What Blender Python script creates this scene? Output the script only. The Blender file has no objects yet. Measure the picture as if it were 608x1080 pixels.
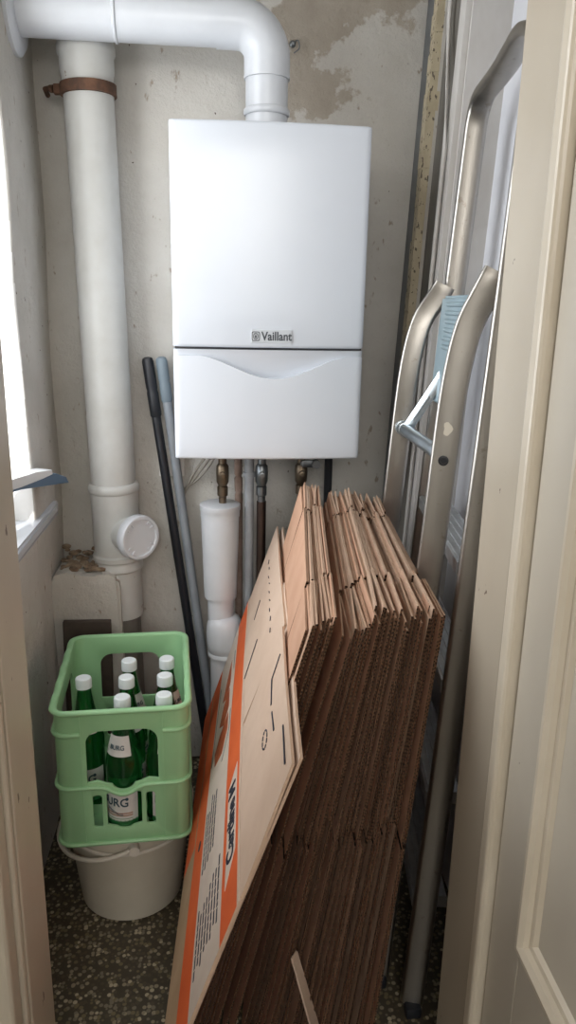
import bpy, bmesh, math, random
from mathutils import Vector, Matrix
random.seed(11)
PI = math.pi
SC = bpy.context.scene
COL = SC.collection
V = Vector

# ------------------------------------------------------------------ helpers
def link(o, parent=None):
    COL.objects.link(o)
    if parent is not None: o.parent = parent
    return o

def mesh_obj(name, bm, mats, parent=None, smooth=0, tri=False):
    me = bpy.data.meshes.new(name)
    bmesh.ops.recalc_face_normals(bm, faces=bm.faces[:])
    bm.to_mesh(me); bm.free()
    for m in (mats if isinstance(mats, (list, tuple)) else [mats]): me.materials.append(m)
    if smooth:
        for p in me.polygons: p.use_smooth = True
        me.set_sharp_from_angle(angle=math.radians(smooth))
    return link(bpy.data.objects.new(name, me), parent)

def tag(o, label, cat, group=None, kind=None):
    o['label'] = label; o['category'] = cat
    if group: o['group'] = group
    if kind: o['kind'] = kind
    return o

def struct(o, label=None):
    o['kind'] = 'structure'
    if label: o['label'] = label
    o['category'] = 'room'
    return o

def empty(name, loc=(0, 0, 0), label=None, cat=None, group=None, mat=None):
    o = bpy.data.objects.new(name, None); COL.objects.link(o)
    o.empty_display_size = .05
    if mat is not None: o.matrix_world = mat
    else: o.location = loc
    if label: tag(o, label, cat, group)
    return o

def box(bm, x0, x1, y0, y1, z0, z1, bev=0, seg=2):
    vs = [bm.verts.new(p) for p in ((x0,y0,z0),(x1,y0,z0),(x1,y1,z0),(x0,y1,z0),(x0,y0,z1),(x1,y0,z1),(x1,y1,z1),(x0,y1,z1))]
    fs = [bm.faces.new([vs[i] for i in q]) for q in ((0,3,2,1),(4,5,6,7),(0,1,5,4),(1,2,6,5),(2,3,7,6),(3,0,4,7))]
    if bev:
        es = list({e for f in fs for e in f.edges})
        bmesh.ops.bevel(bm, geom=es, offset=bev, segments=seg, affect='EDGES', profile=.5)
    return bm

def boxes(*args, bev=0, seg=2):
    bm = bmesh.new()
    for a in args: box(bm, *a, bev=bev, seg=seg)
    return bm

def basis(d, ref=(0, 0, 1)):
    d = V(d).normalized(); r = V(ref)
    if abs(d.dot(r)) > .98: r = V((1, 0, 0)) if abs(d.x) < .9 else V((0, 1, 0))
    a = r.cross(d).normalized(); b = d.cross(a).normalized()
    return a, b, d

def sweep(bm, pts, prof, ref=(0, 0, 1), caps=True, scales=None, closed=False):
    """profile (a,b) swept along points; axis a = ref x tangent, b = tangent x a"""
    pts = [V(p) for p in pts]; n = len(pts); rings = []
    for i, p in enumerate(pts):
        if closed: t = pts[(i+1) % n] - pts[i-1]
        elif i == 0: t = pts[1] - pts[0]
        elif i == n-1: t = pts[-1] - pts[-2]
        else: t = (pts[i+1]-pts[i]).normalized() + (pts[i]-pts[i-1]).normalized()
        t.normalize()
        a, b, _ = basis(t, ref)
        k = 1.0
        if not closed and 0 < i < n-1:
            c = t.dot((pts[i+1]-pts[i]).normalized()); k = 1/max(.6, c)
        s = scales[i] if scales else 1
        rings.append([bm.verts.new(p + a*u*s + b*v*s) for u, v in prof])
    m = len(prof)
    for i in range(n if closed else n-1):
        r0, r1 = rings[i], rings[(i+1) % n]
        for j in range(m): bm.faces.new((r0[j], r0[(j+1) % m], r1[(j+1) % m], r1[j]))
    if caps and not closed:
        bm.faces.new(rings[0][::-1]); bm.faces.new(rings[-1])
    return bm

def circ(r, n=16): return [(r*math.cos(2*PI*i/n), r*math.sin(2*PI*i/n)) for i in range(n)]
def rrect(w, h, r, n=3):
    out = []
    for cx, cy, a0 in ((w/2-r, h/2-r, 0), (-w/2+r, h/2-r, PI/2), (-w/2+r, -h/2+r, PI), (w/2-r, -h/2+r, 1.5*PI)):
        for k in range(n+1): out.append((cx+r*math.cos(a0+k*PI/2/n), cy+r*math.sin(a0+k*PI/2/n)))
    return out

def tube(bm, pts, r, n=14, **k): return sweep(bm, pts, circ(r, n), **k)

def lathe(bm, prof, origin=(0, 0, 0), axis=(0, 0, 1), n=32, cap0=True, cap1=True, a0=0, a1=None):
    """prof: list of (r, h)"""
    o = V(origin); a, b, d = basis(axis)
    full = a1 is None
    angs = [2*PI*i/n for i in range(n)] if full else [a0+(a1-a0)*i/n for i in range(n+1)]
    rings = [[bm.verts.new(o + d*h + (a*math.cos(t)+b*math.sin(t))*r) for t in angs] for r, h in prof]
    m = len(angs)
    for r0, r1 in zip(rings, rings[1:]):
        for j in range(m if full else m-1): bm.faces.new((r0[j], r0[(j+1) % m], r1[(j+1) % m], r1[j]))
    if full and cap0: bm.faces.new(rings[0][::-1])
    if full and cap1: bm.faces.new(rings[-1])
    return bm

def prism(bm, poly, z0, z1, fn=lambda x, y, z: (x, y, z)):
    lo = [bm.verts.new(fn(x, y, z0)) for x, y in poly]; hi = [bm.verts.new(fn(x, y, z1)) for x, y in poly]
    n = len(poly)
    bm.faces.new(lo[::-1]); bm.faces.new(hi)
    for i in range(n): bm.faces.new((lo[i], lo[(i+1) % n], hi[(i+1) % n], hi[i]))
    return bm

def arc(c, r, a0, a1, n, f):
    return [f(c, r, a0+(a1-a0)*i/n) for i in range(n+1)]

def fillet(pts, rad, n=6):
    """round the inner corners of a 3D polyline"""
    pts = [V(p) for p in pts]; out = [pts[0]]
    for i in range(1, len(pts)-1):
        p, a, b = pts[i], pts[i-1], pts[i+1]
        r = rad[i-1] if isinstance(rad, (list, tuple)) else rad
        d0 = (a-p).normalized(); d1 = (b-p).normalized()
        s = p+d0*min(r, (a-p).length*.49); e = p+d1*min(r, (b-p).length*.49)
        for k in range(n+1):
            t = k/n; out.append(s*(1-t)**2 + p*2*t*(1-t) + e*t*t)
    out.append(pts[-1]); return out

def text_bm(s, size, fn, extrude=.0004, bold=0.0, bm=None, sub=0, shear=0, align='CENTER'):
    c = bpy.data.curves.new('lettering', 'FONT'); c.body = s; c.size = size; c.extrude = extrude
    c.align_x = align; c.align_y = 'CENTER'; c.offset = bold; c.shear = shear; c.resolution_u = 4
    o = bpy.data.objects.new('lettering', c); COL.objects.link(o)
    dg = bpy.context.evaluated_depsgraph_get(); dg.update()
    me = bpy.data.meshes.new_from_object(o.evaluated_get(dg))
    bpy.data.objects.remove(o); bpy.data.curves.remove(c)
    bm = bm or bmesh.new(); n0 = len(bm.verts)
    bm.from_mesh(me); bpy.data.meshes.remove(me)
    bm.verts.ensure_lookup_table()
    if sub: bmesh.ops.triangulate(bm, faces=bm.faces[:])
    for v in bm.verts[n0:]: v.co = V(fn(*v.co))
    return bm

# ------------------------------------------------------------------ materials
def new_mat(name):
    m = bpy.data.materials.new(name); m.use_nodes = True
    nt = m.node_tree; b = nt.nodes['Principled BSDF']
    return m, nt, b

def rgb(h):
    h = h.lstrip('#'); c = [int(h[i:i+2], 16)/255 for i in (0, 2, 4)]
    return tuple((x/12.92 if x <= .04045 else ((x+.055)/1.055)**2.4) for x in c) + (1,)

def nd(nt, t, **k):
    n = nt.nodes.new(t)
    for a, b in k.items():
        if a in n.inputs.keys() if hasattr(n.inputs, 'keys') else False: n.inputs[a].default_value = b
        else: setattr(n, a, b)
    return n

def coords(nt, scale=(1, 1, 1), kind='Object'):
    tc = nt.nodes.new('ShaderNodeTexCoord'); mp = nt.nodes.new('ShaderNodeMapping')
    mp.inputs['Scale'].default_value = scale
    nt.links.new(tc.outputs[kind], mp.inputs['Vector']); return mp.outputs['Vector']

def noise(nt, vec, scale, detail=4, rough=.6):
    n = nt.nodes.new('ShaderNodeTexNoise'); n.inputs['Scale'].default_value = scale
    n.inputs['Detail'].default_value = detail; n.inputs['Roughness'].default_value = rough
    nt.links.new(vec, n.inputs['Vector']); return n.outputs['Fac']

def ramp(nt, fac, stops, interp='LINEAR'):
    r = nt.nodes.new('ShaderNodeValToRGB'); r.color_ramp.interpolation = interp
    e = r.color_ramp.elements
    while len(e) < len(stops): e.new(.5)
    for x, (p, c) in zip(e, stops): x.position = p; x.color = c if len(c) == 4 else (*c, 1)
    nt.links.new(fac, r.inputs['Fac']); return r.outputs['Color']

def mixc(nt, fac, a, b):
    m = nt.nodes.new('ShaderNodeMix'); m.data_type = 'RGBA'
    for s, x in (('Factor', fac), ('A', a), ('B', b)):
        sock = [i for i in m.inputs if i.name == s and (s == 'Factor' and i.type == 'VALUE' or i.type == 'RGBA')][0]
        if isinstance(x, (tuple, float, int)): sock.default_value = x
        else: nt.links.new(x, sock)
    return [o for o in m.outputs if o.type == 'RGBA'][0]

def bump(nt, b, fac, strength=.2, dist=.01):
    n = nt.nodes.new('ShaderNodeBump'); n.inputs['Strength'].default_value = strength; n.inputs['Distance'].default_value = dist
    nt.links.new(fac, n.inputs['Height']); nt.links.new(n.outputs['Normal'], b.inputs['Normal'])

def paint(name, c, rough=.45, c2=None, scale=6, chips=None, chip_scale=40, chip_t=.72, metal=0, bmp=0, stretch=(1, 1, 1), spec=.5):
    m, nt, b = new_mat(name)
    b.inputs['Roughness'].default_value = rough; b.inputs['Metallic'].default_value = metal
    b.inputs['Specular IOR Level'].default_value = spec
    vec = coords(nt, stretch)
    c2 = c2 or tuple(x*.9 for x in c[:3]) + (1,)
    col = ramp(nt, noise(nt, vec, scale), [(.35, c2), (.65, c)])
    if chips:
        k = ramp(nt, noise(nt, vec, chip_scale, 3, .5), [(chip_t, (0, 0, 0, 1)), (chip_t+.015, (1, 1, 1, 1))])
        col = mixc(nt, k, col, chips)
    nt.links.new(col, b.inputs['Base Color'])
    if bmp: bump(nt, b, noise(nt, vec, scale*6), bmp, .004)
    return m

def plaster(name, stain_mask=False):
    m, nt, b = new_mat(name)
    b.inputs['Roughness'].default_value = .9; b.inputs['Specular IOR Level'].default_value = .2
    vec = coords(nt)
    col = ramp(nt, noise(nt, vec, 3.2, 5, .6), [(.3, rgb('#bdb9b1')), (.5, rgb('#cac6bf')), (.72, rgb('#d3d0ca'))])
    # scuffs and small marks
    sp = ramp(nt, noise(nt, coords(nt, (1, 1, .45)), 46, 3, .6), [(.66, (0, 0, 0, 1)), (.72, (.8, .8, .8, 1))])
    col = mixc(nt, sp, col, rgb('#9c8d7c'))
    sp2 = ramp(nt, noise(nt, coords(nt, (1.3, 1, 1)), 60, 2, .5), [(.745, (0, 0, 0, 1)), (.765, (1, 1, 1, 1))])
    col = mixc(nt, sp2, col, rgb('#4a3a30'))
    if stain_mask:  # brown bare plaster where the paint came off around the flue
        sx = nt.nodes.new('ShaderNodeSeparateXYZ'); nt.links.new(vec, sx.inputs[0])
        n1 = noise(nt, vec, 5.5, 6, .62)
        ma = nt.nodes.new('ShaderNodeMath'); ma.operation = 'MULTIPLY_ADD'
        nt.links.new(sx.outputs['Z'], ma.inputs[0]); ma.inputs[1].default_value = .75; ma.inputs[2].default_value = -1.36
        md = nt.nodes.new('ShaderNodeMath'); md.operation = 'ADD'; nt.links.new(ma.outputs[0], md.inputs[0]); nt.links.new(n1, md.inputs[1])
        dx = nt.nodes.new('ShaderNodeMath'); dx.operation = 'SUBTRACT'; nt.links.new(sx.outputs['X'], dx.inputs[0]); dx.inputs[1].default_value = .27
        ab = nt.nodes.new('ShaderNodeMath'); ab.operation = 'ABSOLUTE'; nt.links.new(dx.outputs[0], ab.inputs[0])
        mm = nt.nodes.new('ShaderNodeMath'); mm.operation = 'MULTIPLY_ADD'; nt.links.new(ab.outputs[0], mm.inputs[0]); mm.inputs[1].default_value = -.9; nt.links.new(md.outputs[0], mm.inputs[2])
        k = ramp(nt, mm.outputs[0], [(.50, (0, 0, 0, 1)), (.53, (.85, .85, .85, 1))])
        k2 = ramp(nt, mm.outputs[0], [(.44, (0, 0, 0, 1)), (.47, (1, 1, 1, 1)), (.49, (1, 1, 1, 1)), (.51, (0, 0, 0, 1))])
        col = mixc(nt, k2, col, rgb('#cbc7c0'))
        col = mixc(nt, k, col, ramp(nt, noise(nt, vec, 14), [(.3, rgb('#a19586')), (.7, rgb('#b3a99b'))]))
    nt.links.new(col, b.inputs['Base Color'])
    bump(nt, b, noise(nt, vec, 34, 6, .68), .8, .008)
    return m

def terrazzo():
    m, nt, b = new_mat('terrazzo')
    b.inputs['Roughness'].default_value = .45
    vec = coords(nt)
    v = nt.nodes.new('ShaderNodeTexVoronoi'); v.inputs['Scale'].default_value = 105; nt.links.new(vec, v.inputs['Vector'])
    sep = nt.nodes.new('ShaderNodeSeparateColor'); nt.links.new(v.outputs['Color'], sep.inputs[0])
    chip = ramp(nt, sep.outputs[0], [(0, rgb('#544b3c')), (.3, rgb('#75694f')), (.52, rgb('#7d7463')), (.7, rgb('#958a74')), (.9, rgb('#b5a98f'))], 'CONSTANT')
    edge = ramp(nt, v.outputs['Distance'], [(.42, (0, 0, 0, 1)), (.55, (1, 1, 1, 1))])
    col = mixc(nt, edge, chip, rgb('#474034'))
    nt.links.new(col, b.inputs['Base Color']); return m

def kraft(name, c, c2):
    m, nt, b = new_mat(name)
    b.inputs['Roughness'].default_value = .85; b.inputs['Specular IOR Level'].default_value = .15
    vec = coords(nt, (1, 1, 1))
    col = ramp(nt, noise(nt, vec, 9, 5, .6), [(.3, c2), (.7, c)])
    fib = ramp(nt, noise(nt, coords(nt, (6, 60, 6)), 22, 2), [(.42, (0, 0, 0, 1)), (.9, (.25, .25, .25, 1))])
    col = mixc(nt, fib, col, c2)
    nt.links.new(col, b.inputs['Base Color']); return m

def corrugated(name, light, dark):  # dark wave bands: shade of the flute cavities put into the colour
    m, nt, b = new_mat(name)
    b.inputs['Roughness'].default_value = .95; b.inputs['Specular IOR Level'].default_value = .1
    w = nt.nodes.new('ShaderNodeTexWave'); w.bands_direction = 'Z'; w.inputs['Scale'].default_value = 46
    w.inputs['Distortion'].default_value = 3.5; w.inputs['Detail'].default_value = 2; w.inputs['Detail Scale'].default_value = 3
    nt.links.new(coords(nt), w.inputs['Vector'])
    col = ramp(nt, w.outputs['Fac'], [(.25, dark), (.62, light)])
    nt.links.new(col, b.inputs['Base Color']); return m

def metal(name, c, rough, scale=30, streak=(1, 1, 1), dirt=None):
    m, nt, b = new_mat(name)
    b.inputs['Metallic'].default_value = 1; b.inputs['Roughness'].default_value = rough
    vec = coords(nt, streak)
    n = noise(nt, vec, scale, 4)
    col = ramp(nt, n, [(.3, tuple(x*.8 for x in c[:3])+(1,)), (.7, c)])
    if dirt:
        k = ramp(nt, noise(nt, coords(nt), 38, 4, .65), [(.62, (0, 0, 0, 1)), (.7, (.8, .8, .8, 1))])
        col = mixc(nt, k, col, dirt)
    nt.links.new(col, b.inputs['Base Color'])
    r = nt.nodes.new('ShaderNodeMapRange'); r.inputs['To Min'].default_value = max(.05, rough-.1); r.inputs['To Max'].default_value = rough+.12
    nt.links.new(n, r.inputs['Value']); nt.links.new(r.outputs['Result'], b.inputs['Roughness'])
    return m

def glassy(name, c, rough=.05, trans=1.0, ior=1.5):
    m, nt, b = new_mat(name)
    b.inputs['Base Color'].default_value = c; b.inputs['Roughness'].default_value = rough
    b.inputs['Transmission Weight'].default_value = trans; b.inputs['IOR'].default_value = ior
    return m

def pane_mat():
    m, nt, b = new_mat('window_glass')
    nt.nodes.remove(b); out = nt.nodes['Material Output']
    t = nt.nodes.new('ShaderNodeBsdfTransparent'); g = nt.nodes.new('ShaderNodeBsdfGlossy'); g.inputs['Roughness'].default_value = .02
    mx = nt.nodes.new('ShaderNodeMixShader')
    mx.inputs[0].default_value = .07; nt.links.new(t.outputs[0], mx.inputs[1]); nt.links.new(g.outputs[0], mx.inputs[2])
    nt.links.new(mx.outputs[0], out.inputs[0]); return m

M = {}
M['plaster'] = plaster('wall_plaster')
M['plaster_back'] = plaster('wall_plaster_peeling', True)
M['reveal'] = paint('reveal_white', rgb('#f0efec'), .8, rgb('#e6e4df'), 8)
M['ceiling'] = paint('ceiling_white', rgb('#d8d5cd'), .9)
M['terrazzo'] = terrazzo()
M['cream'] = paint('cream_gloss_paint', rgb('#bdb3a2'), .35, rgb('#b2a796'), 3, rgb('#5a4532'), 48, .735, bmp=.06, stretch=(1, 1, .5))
M['cream_lit'] = paint('cream_bead_highlight', rgb('#d6ccbb'), .32, rgb('#cabfac'), 4, rgb('#6a523b'), 30, .77)  # lighter copy of the cream: highlight on bead and moulding put into the colour
M['door_white'] = paint('leaf_paint', rgb('#c8c0b2'), .35, rgb('#beb6a8'), 3, rgb('#6d5a48'), 44, .745, bmp=.05, stretch=(1, 1, .6))
M['white_gloss'] = paint('white_enamel', rgb('#d2d6dd'), .27, rgb('#ccd1d9'), 2)
M['white_pvc'] = paint('white_plastic_pipe', rgb('#d3d6db'), .3, rgb('#c8cbd0'), 5)
M['old_pvc'] = paint('painted_drain_pipe', rgb('#c6c6c3'), .42, rgb('#b9b8b3'), 6, rgb('#8a7a68'), 34, .74)
M['rust'] = paint('rusty_iron', rgb('#6b4a36'), .8, rgb('#4b3528'), 40, bmp=.3)
M['dark_gap'] = paint('dark_shade_plastic', rgb('#3a3a3c'), .7)
M['grey_label'] = paint('grey_badge', rgb('#c3c7cc'), .4)
M['ink'] = paint('dark_grey_ink', rgb('#3f454c'), .5)
M['navy'] = paint('navy_ink', rgb('#23263a'), .6)
M['grey_strip'] = paint('grey_shade_and_print', rgb('#77797a'), .55, rgb('#66686a'), 12)
M['grey_wood'] = paint('weathered_grey_wood', rgb('#7c7872'), .8, rgb('#67635c'), 20, stretch=(1, 1, .15), bmp=.2)
M['chipped'] = paint('chipped_cream_wood', rgb('#c9bda2'), .7, rgb('#b5a88d'), 20, rgb('#6b6154'), 120, .60, stretch=(1, 1, .5), bmp=.2)
M['white_trim'] = paint('white_trim_paint', rgb('#cfccc8'), .5, rgb('#bfbab4'), 10, rgb('#7c6f63'), 30, .72, stretch=(1, 1, .4))
M['white_door'] = paint('white_door_paint', rgb('#dcdde2'), .4, rgb('#d2d3d9'), 3)
M['crate'] = paint('mint_green_plastic', rgb('#98c697'), .42, rgb('#8fbd8e'), 4)
M['bucket'] = paint('cream_bucket_plastic', rgb('#c9c3b3'), .4, rgb('#bcb5a4'), 4)
M['bucket_handle'] = paint('pale_bail_plastic', rgb('#d5cfc2'), .35)
M['bottle'] = glassy('green_glass', (.04, .34, .09, 1), .03, .92)
M['cap'] = paint('white_screw_cap', rgb('#dfe6e8'), .35, rgb('#d5dde0'), 10)
M['label'] = paint('bottle_paper', rgb('#d2d0cc'), .6, rgb('#c6c4c0'), 20)
M['label_ink'] = paint('bottle_ink', rgb('#2f4a56'), .6)
M['label_band'] = paint('bottle_rust_band', rgb('#a98470'), .6)
M['label_green'] = paint('bottle_green_band', rgb('#86a389'), .6)
M['kraft'] = kraft('kraft_board', rgb('#c8a891'), rgb('#b8957d'))
M['kraft_edge'] = kraft('kraft_crease', rgb('#cdb099'), rgb('#b39680'))
M['corr'] = corrugated('corrugated_ends', rgb('#6c5140'), rgb('#1b120b'))
M['print_white'] = paint('off_white_carton_print', rgb('#d2c3b6'), .75, rgb('#c9b9ab'), 10)
M['flap_beige'] = kraft('beige_carton_flap', rgb('#d3bba8'), rgb('#c8ae9a'))
M['beige_low'] = kraft('tan_carton_border', rgb('#b79c7f'), rgb('#a98d70'))
M['orange'] = paint('orange_carton_print', rgb('#e0662f'), .7, rgb('#d85e2a'), 14)
M['rust_orange'] = paint('rust_orange_print', rgb('#b55a30'), .7, rgb('#8f4424'), 45)
M['alu'] = metal('brushed_aluminium', rgb('#aeaaa4'), .32, 24, (1, 1, .12), rgb('#8f897f'))
M['alu_tread'] = metal('tread_aluminium', rgb('#cfd2d4'), .42, 40)
M['steel'] = metal('zinc_steel', rgb('#bcc6cd'), .3, 30)
M['platform'] = paint('blue_grey_plastic', rgb('#8ea1a9'), .4, rgb('#84979f'), 6)
M['black'] = paint('black_plastic', rgb('#23252b'), .4, rgb('#1c1e23'), 8)
M['grey_pole'] = paint('grey_lacquered_pole', rgb('#969ca2'), .35, rgb('#868c93'), 10)
M['grey_grip'] = paint('grey_blue_grip', rgb('#7f8d97'), .5)
M['brass'] = metal('aged_brass', rgb('#7d7060'), .42, 60, dirt=rgb('#4d4236'))
M['nickel'] = metal('dull_nickel', rgb('#8d9296'), .38, 60, dirt=rgb('#54504b'))
M['copper_dark'] = metal('tarnished_copper', rgb('#5c4d47'), .5, 40, dirt=rgb('#352d2b'))
M['copper_paint'] = paint('pinkish_painted_pipe', rgb('#a48f84'), .6, rgb('#8d776b'), 30)
M['grey_pipe'] = paint('grey_painted_pipe', rgb('#9a9ea3'), .5, rgb('#8b8e92'), 20)
M['cable'] = paint('grey_cable', rgb('#a09a90'), .6)
M['scoop'] = paint('slate_blue_plastic', rgb('#5f7388'), .45, rgb('#556a80'), 8)
M['scoop_white'] = paint('scoop_top_lit', rgb('#e2e4e6'), .5)  # white stands for the brightly lit top face
M['brown_board'] = paint('dark_brown_board', rgb('#4b4038'), .7, rgb('#3d332c'), 20)
M['pane'] = pane_mat()
M['sticker'] = paint('paper_sticker', rgb('#d6cfc0'), .7)
M['foam'] = paint('crumbly_mortar', rgb('#a08f7a'), .95, rgb('#75604d'), 45, bmp=.8)

# ------------------------------------------------------------------ setting
bm = bmesh.new(); box(bm, -.60, 1.6, -2.2, 2.3, -.05, 0)
struct(mesh_obj('floor', bm, M['terrazzo']), 'dark speckled terrazzo floor')
bm = bmesh.new(); box(bm, -.60, 1.6, -2.2, 2.3, 2.55, 2.65)
struct(mesh_obj('ceiling', bm, M['ceiling']), 'plain white ceiling')

# back wall: finely gridded so that the old plaster is a little uneven
def wavy(x, z): return .004*math.sin(3.1*x+1.3*z)+.003*math.sin(7*z-2*x)
bm = bmesh.new(); nx, nz = 34, 64
g = [[bm.verts.new((-.70+1.5*i/nx, 2.10+wavy(-.70+1.5*i/nx, 2.55*j/nz)*.6, 2.55*j/nz)) for i in range(nx+1)] for j in range(nz+1)]
for j in range(nz):
    for i in range(nx): bm.faces.new((g[j][i], g[j][i+1], g[j+1][i+1], g[j+1][i]))
r = bmesh.ops.extrude_face_region(bm, geom=bm.faces[:])
for v in [x for x in r['geom'] if isinstance(x, bmesh.types.BMVert)]: v.co.y = 2.28
struct(mesh_obj('wall_back', bm, M['plaster_back'], smooth=40), 'uneven old plaster wall with peeling paint')

# left wall with window opening  (Y .98-1.80, Z .86-2.25)
WY0, WY1, WZ0, WZ1 = 1.06, 1.80, .84, 2.25
XL, XO = -.44, -.60
bm = boxes((XO, XL, .90, WY0, 0, 2.55), (XO, XL, WY0, WY1, 0, WZ0-.02), (XO, XL, WY0, WY1, WZ1, 2.55))
# the far pier has a rounded, hand-plastered window edge leaning a little
poly = [(XO, 2.12), (XL, 2.12)] + [(XL-.008+.008*math.cos(a), WY1+.008-.008*math.sin(a)) for a in [k*PI/2/5 for k in range(6)]] + [(XO, WY1)]
def lean(x, y, z):
    k = max(0, z-.9)
    return (x, y-(.045*k if y < 2.0 else 0), z)
lo = None
for j in range(41):
    z = 2.55*j/40
    ring = [bm.verts.new((x+(.0035*math.sin(9*z+3*y) if x > -.55 else 0), lean(x, y, z)[1]+.003*math.sin(17*z), z)) for x, y in poly]
    if lo:
        for i in range(len(poly)): bm.faces.new((lo[i], lo[(i+1) % len(poly)], ring[(i+1) % len(poly)], ring[i]))
    else: bm.faces.new(ring[::-1])
    lo = ring
bm.faces.new(lo)
wl = mesh_obj('wall_left', bm, [M['plaster'], M['reveal']], smooth=35)
for pg in wl.data.polygons:
    if pg.center.x < XL-.003 and .9 < pg.center.y < 2.0 and pg.center.z > WZ0-.05 and pg.center.z < WZ1+.05: pg.material_index = 1
struct(wl, 'plaster wall with a deep window opening')

win = struct(empty('window_1'), 'bright white window in deep reveal')
bm = boxes((-.59, -.55, WY0, WY0+.035, WZ0, WZ1), (-.59, -.55, WY1-.04, WY1-.002, WZ0, WZ1), (-.59, -.55, WY0+.03, WY1-.04, WZ0, WZ0+.116), (-.59, -.55, WY0+.03, WY1-.04, WZ1-.05, WZ1), (-.585, -.555, WY0+.03, WY1-.04, 1.62, 1.65), bev=.004)
mesh_obj('window_frame', bm, M['reveal'], win)
bm = boxes((-.575, -.571, WY0+.04, WY1-.05, WZ0+.10, WZ1-.05)); mesh_obj('pane', bm, M['pane'], win)
# sill with rounded nose, far end rounded
bm = bmesh.new()
pl = [(XO+.03, 1.06), (-.425, 1.06)] + [(-.425-.035+.035*math.cos(a), 1.985+.035*math.sin(a)) for a in [k*PI/2/6 for k in range(7)]] + [(-.47, 2.0), (-.47, 1.795), (XO+.03, 1.795)]
prism(bm, pl, .822, .856)
bmesh.ops.bevel(bm, geom=[e for e in bm.edges if abs(e.verts[0].co.z-e.verts[1].co.z) < 1e-5 and e.verts[0].co.x > -.48 and e.verts[1].co.x > -.48], offset=.009, segments=3, affect='EDGES')
mesh_obj('window_sill', bm, M['white_gloss'], win, smooth=40)

# right wall, leaning slightly, with a recessed white door behind the ladder
def wx(z): return .53+(z-1.97)*.040
bm = bmesh.new()
def slab(bm, y0, y1, d0, d1, z0=0, z1=2.55):
    vs = []
    for z in (z0, z1):
        for y, d in ((y0, d0), (y1, d0), (y1, d1), (y0, d1)): vs.append(bm.verts.new((wx(z)+d, y, z)))
    for q in ((0, 3, 2, 1), (4, 5, 6, 7), (0, 1, 5, 4), (1, 2, 6, 5), (2, 3, 7, 6), (3, 0, 4, 7)): bm.faces.new([vs[i] for i in q])
slab(bm, 1.99, 2.12, .004, .25); slab(bm, .9, 1.12, 0, .25); slab(bm, 1.12, 1.99, .14, .25)
struct(mesh_obj('wall_right', bm, M['plaster']), 'leaning side wall beside the ladder')
bm = bmesh.new(); slab(bm, 2.035, 2.095, -.014, .006); struct(mesh_obj('trim_1', bm, M['grey_strip']), 'grey strip standing for the shadow gap in the corner')  # dark grey strip paints the shadow gap in the corner
bm = bmesh.new()
for j in range(60):  # chipped edge board: irregular nose
    z0, z1 = 2.55*j/60, 2.55*(j+1)/60; o = random.uniform(-.003, .003)
    slab(bm, 1.992+o, 2.030, -.016+o*.6, .01, z0, z1)
struct(mesh_obj('trim_2', bm, M['chipped']), 'cream wooden strip with chipped paint')
bm = bmesh.new(); slab(bm, 1.86, 1.99, .012, .14); struct(mesh_obj('trim_3', bm, M['grey_wood']), 'weathered grey wooden board')
bm = bmesh.new(); slab(bm, 1.83, 1.86, .004, .14); slab(bm, 1.800, 1.826, .0, .14); slab(bm, 1.79, 1.798, .012, .14)
struct(mesh_obj('trim_4', bm, M['white_trim']), 'white painted door moulding with cracks')
bm = bmesh.new(); slab(bm, 1.12, 1.79, .10, .14); dr = struct(mesh_obj('door_1', bm, M['white_door']), 'white door behind the ladder')
bm = bmesh.new(); slab(bm, 1.62, 1.635, .092, .10, .2, 2.3); slab(bm, 1.25, 1.265, .092, .10, .2, 2.3); mesh_obj('door_panel_bead', bm, M['white_door'], dr)
# thin cable running down the moulding
bm = bmesh.new(); tube(bm, [(wx(2.4)-.004, 1.93, 2.4), (wx(2.0)-.003, 1.925, 2.0), (wx(1.85)-.004, 1.87, 1.85), (wx(1.72)-.005, 1.842, 1.72), (wx(1.3)-.004, 1.842, 1.3), (wx(.3)-.004, 1.842, .3)], .005, 8)
tag(mesh_obj('cable', bm, M['white_trim'], smooth=60), 'thin painted cable running down the white door moulding', 'cable')

# front wall with doorway: lining, bead, open leaf
JL, JR = -.283, .386
bm = boxes((-.59, JL-.03, .90, 1.04, 0, 2.55), (JR+.035, 1.6, .90, 1.04, 0, 2.55), (JL-.03, JR+.035, .90, 1.04, 2.06, 2.55))
struct(mesh_obj('wall_front', bm, M['plaster']), 'wall around the doorway')
bm = boxes((-.59, -.55, -2.2, .90, 0, 2.55)); struct(mesh_obj('wall_sun_block', bm, M['reveal']), 'unseen hall wall added to block the sun before the doorway')  # out of view, added to keep sun out of the doorway
bm = boxes((-.59, 1.6, -2.24, -2.2, 0, 2.55)); struct(mesh_obj('wall_sun_block_rear', bm, M['reveal']), 'unseen hall wall added to block the sun opposite the doorway')  # unseen, added behind the camera as a sun blocker
bm = boxes((1.5, 1.6, -2.2, .90, 0, 2.55)); struct(mesh_obj('wall_side', bm, M['reveal']), 'far side wall of the hall')
bm = boxes((JL-.035, JL, .925, 1.05, 0, 2.03), (JR, JR+.035, .925, 1.05, 0, 2.03), (JL-.035, JR+.035, .925, 1.05, 2.03, 2.065), bev=.004)
struct(mesh_obj('trim_5', bm, M['cream']), 'cream painted door lining')
bm = boxes((JL-.075, JL-.006, .862, .905, 0, 2.05), (JL-.11, JL-.075, .868, .91, 0, 2.05), (JL-.03, JL-.001, .905, .925, 0, 2.05), bev=.008, seg=3)
struct(mesh_obj('trim_6', bm, M['cream']), 'stepped cream architrave on the window side')
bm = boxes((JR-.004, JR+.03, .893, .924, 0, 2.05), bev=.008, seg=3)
struct(mesh_obj('trim_7', bm, M['cream_lit']), 'cream bead on the hinge side of the doorway')
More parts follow.
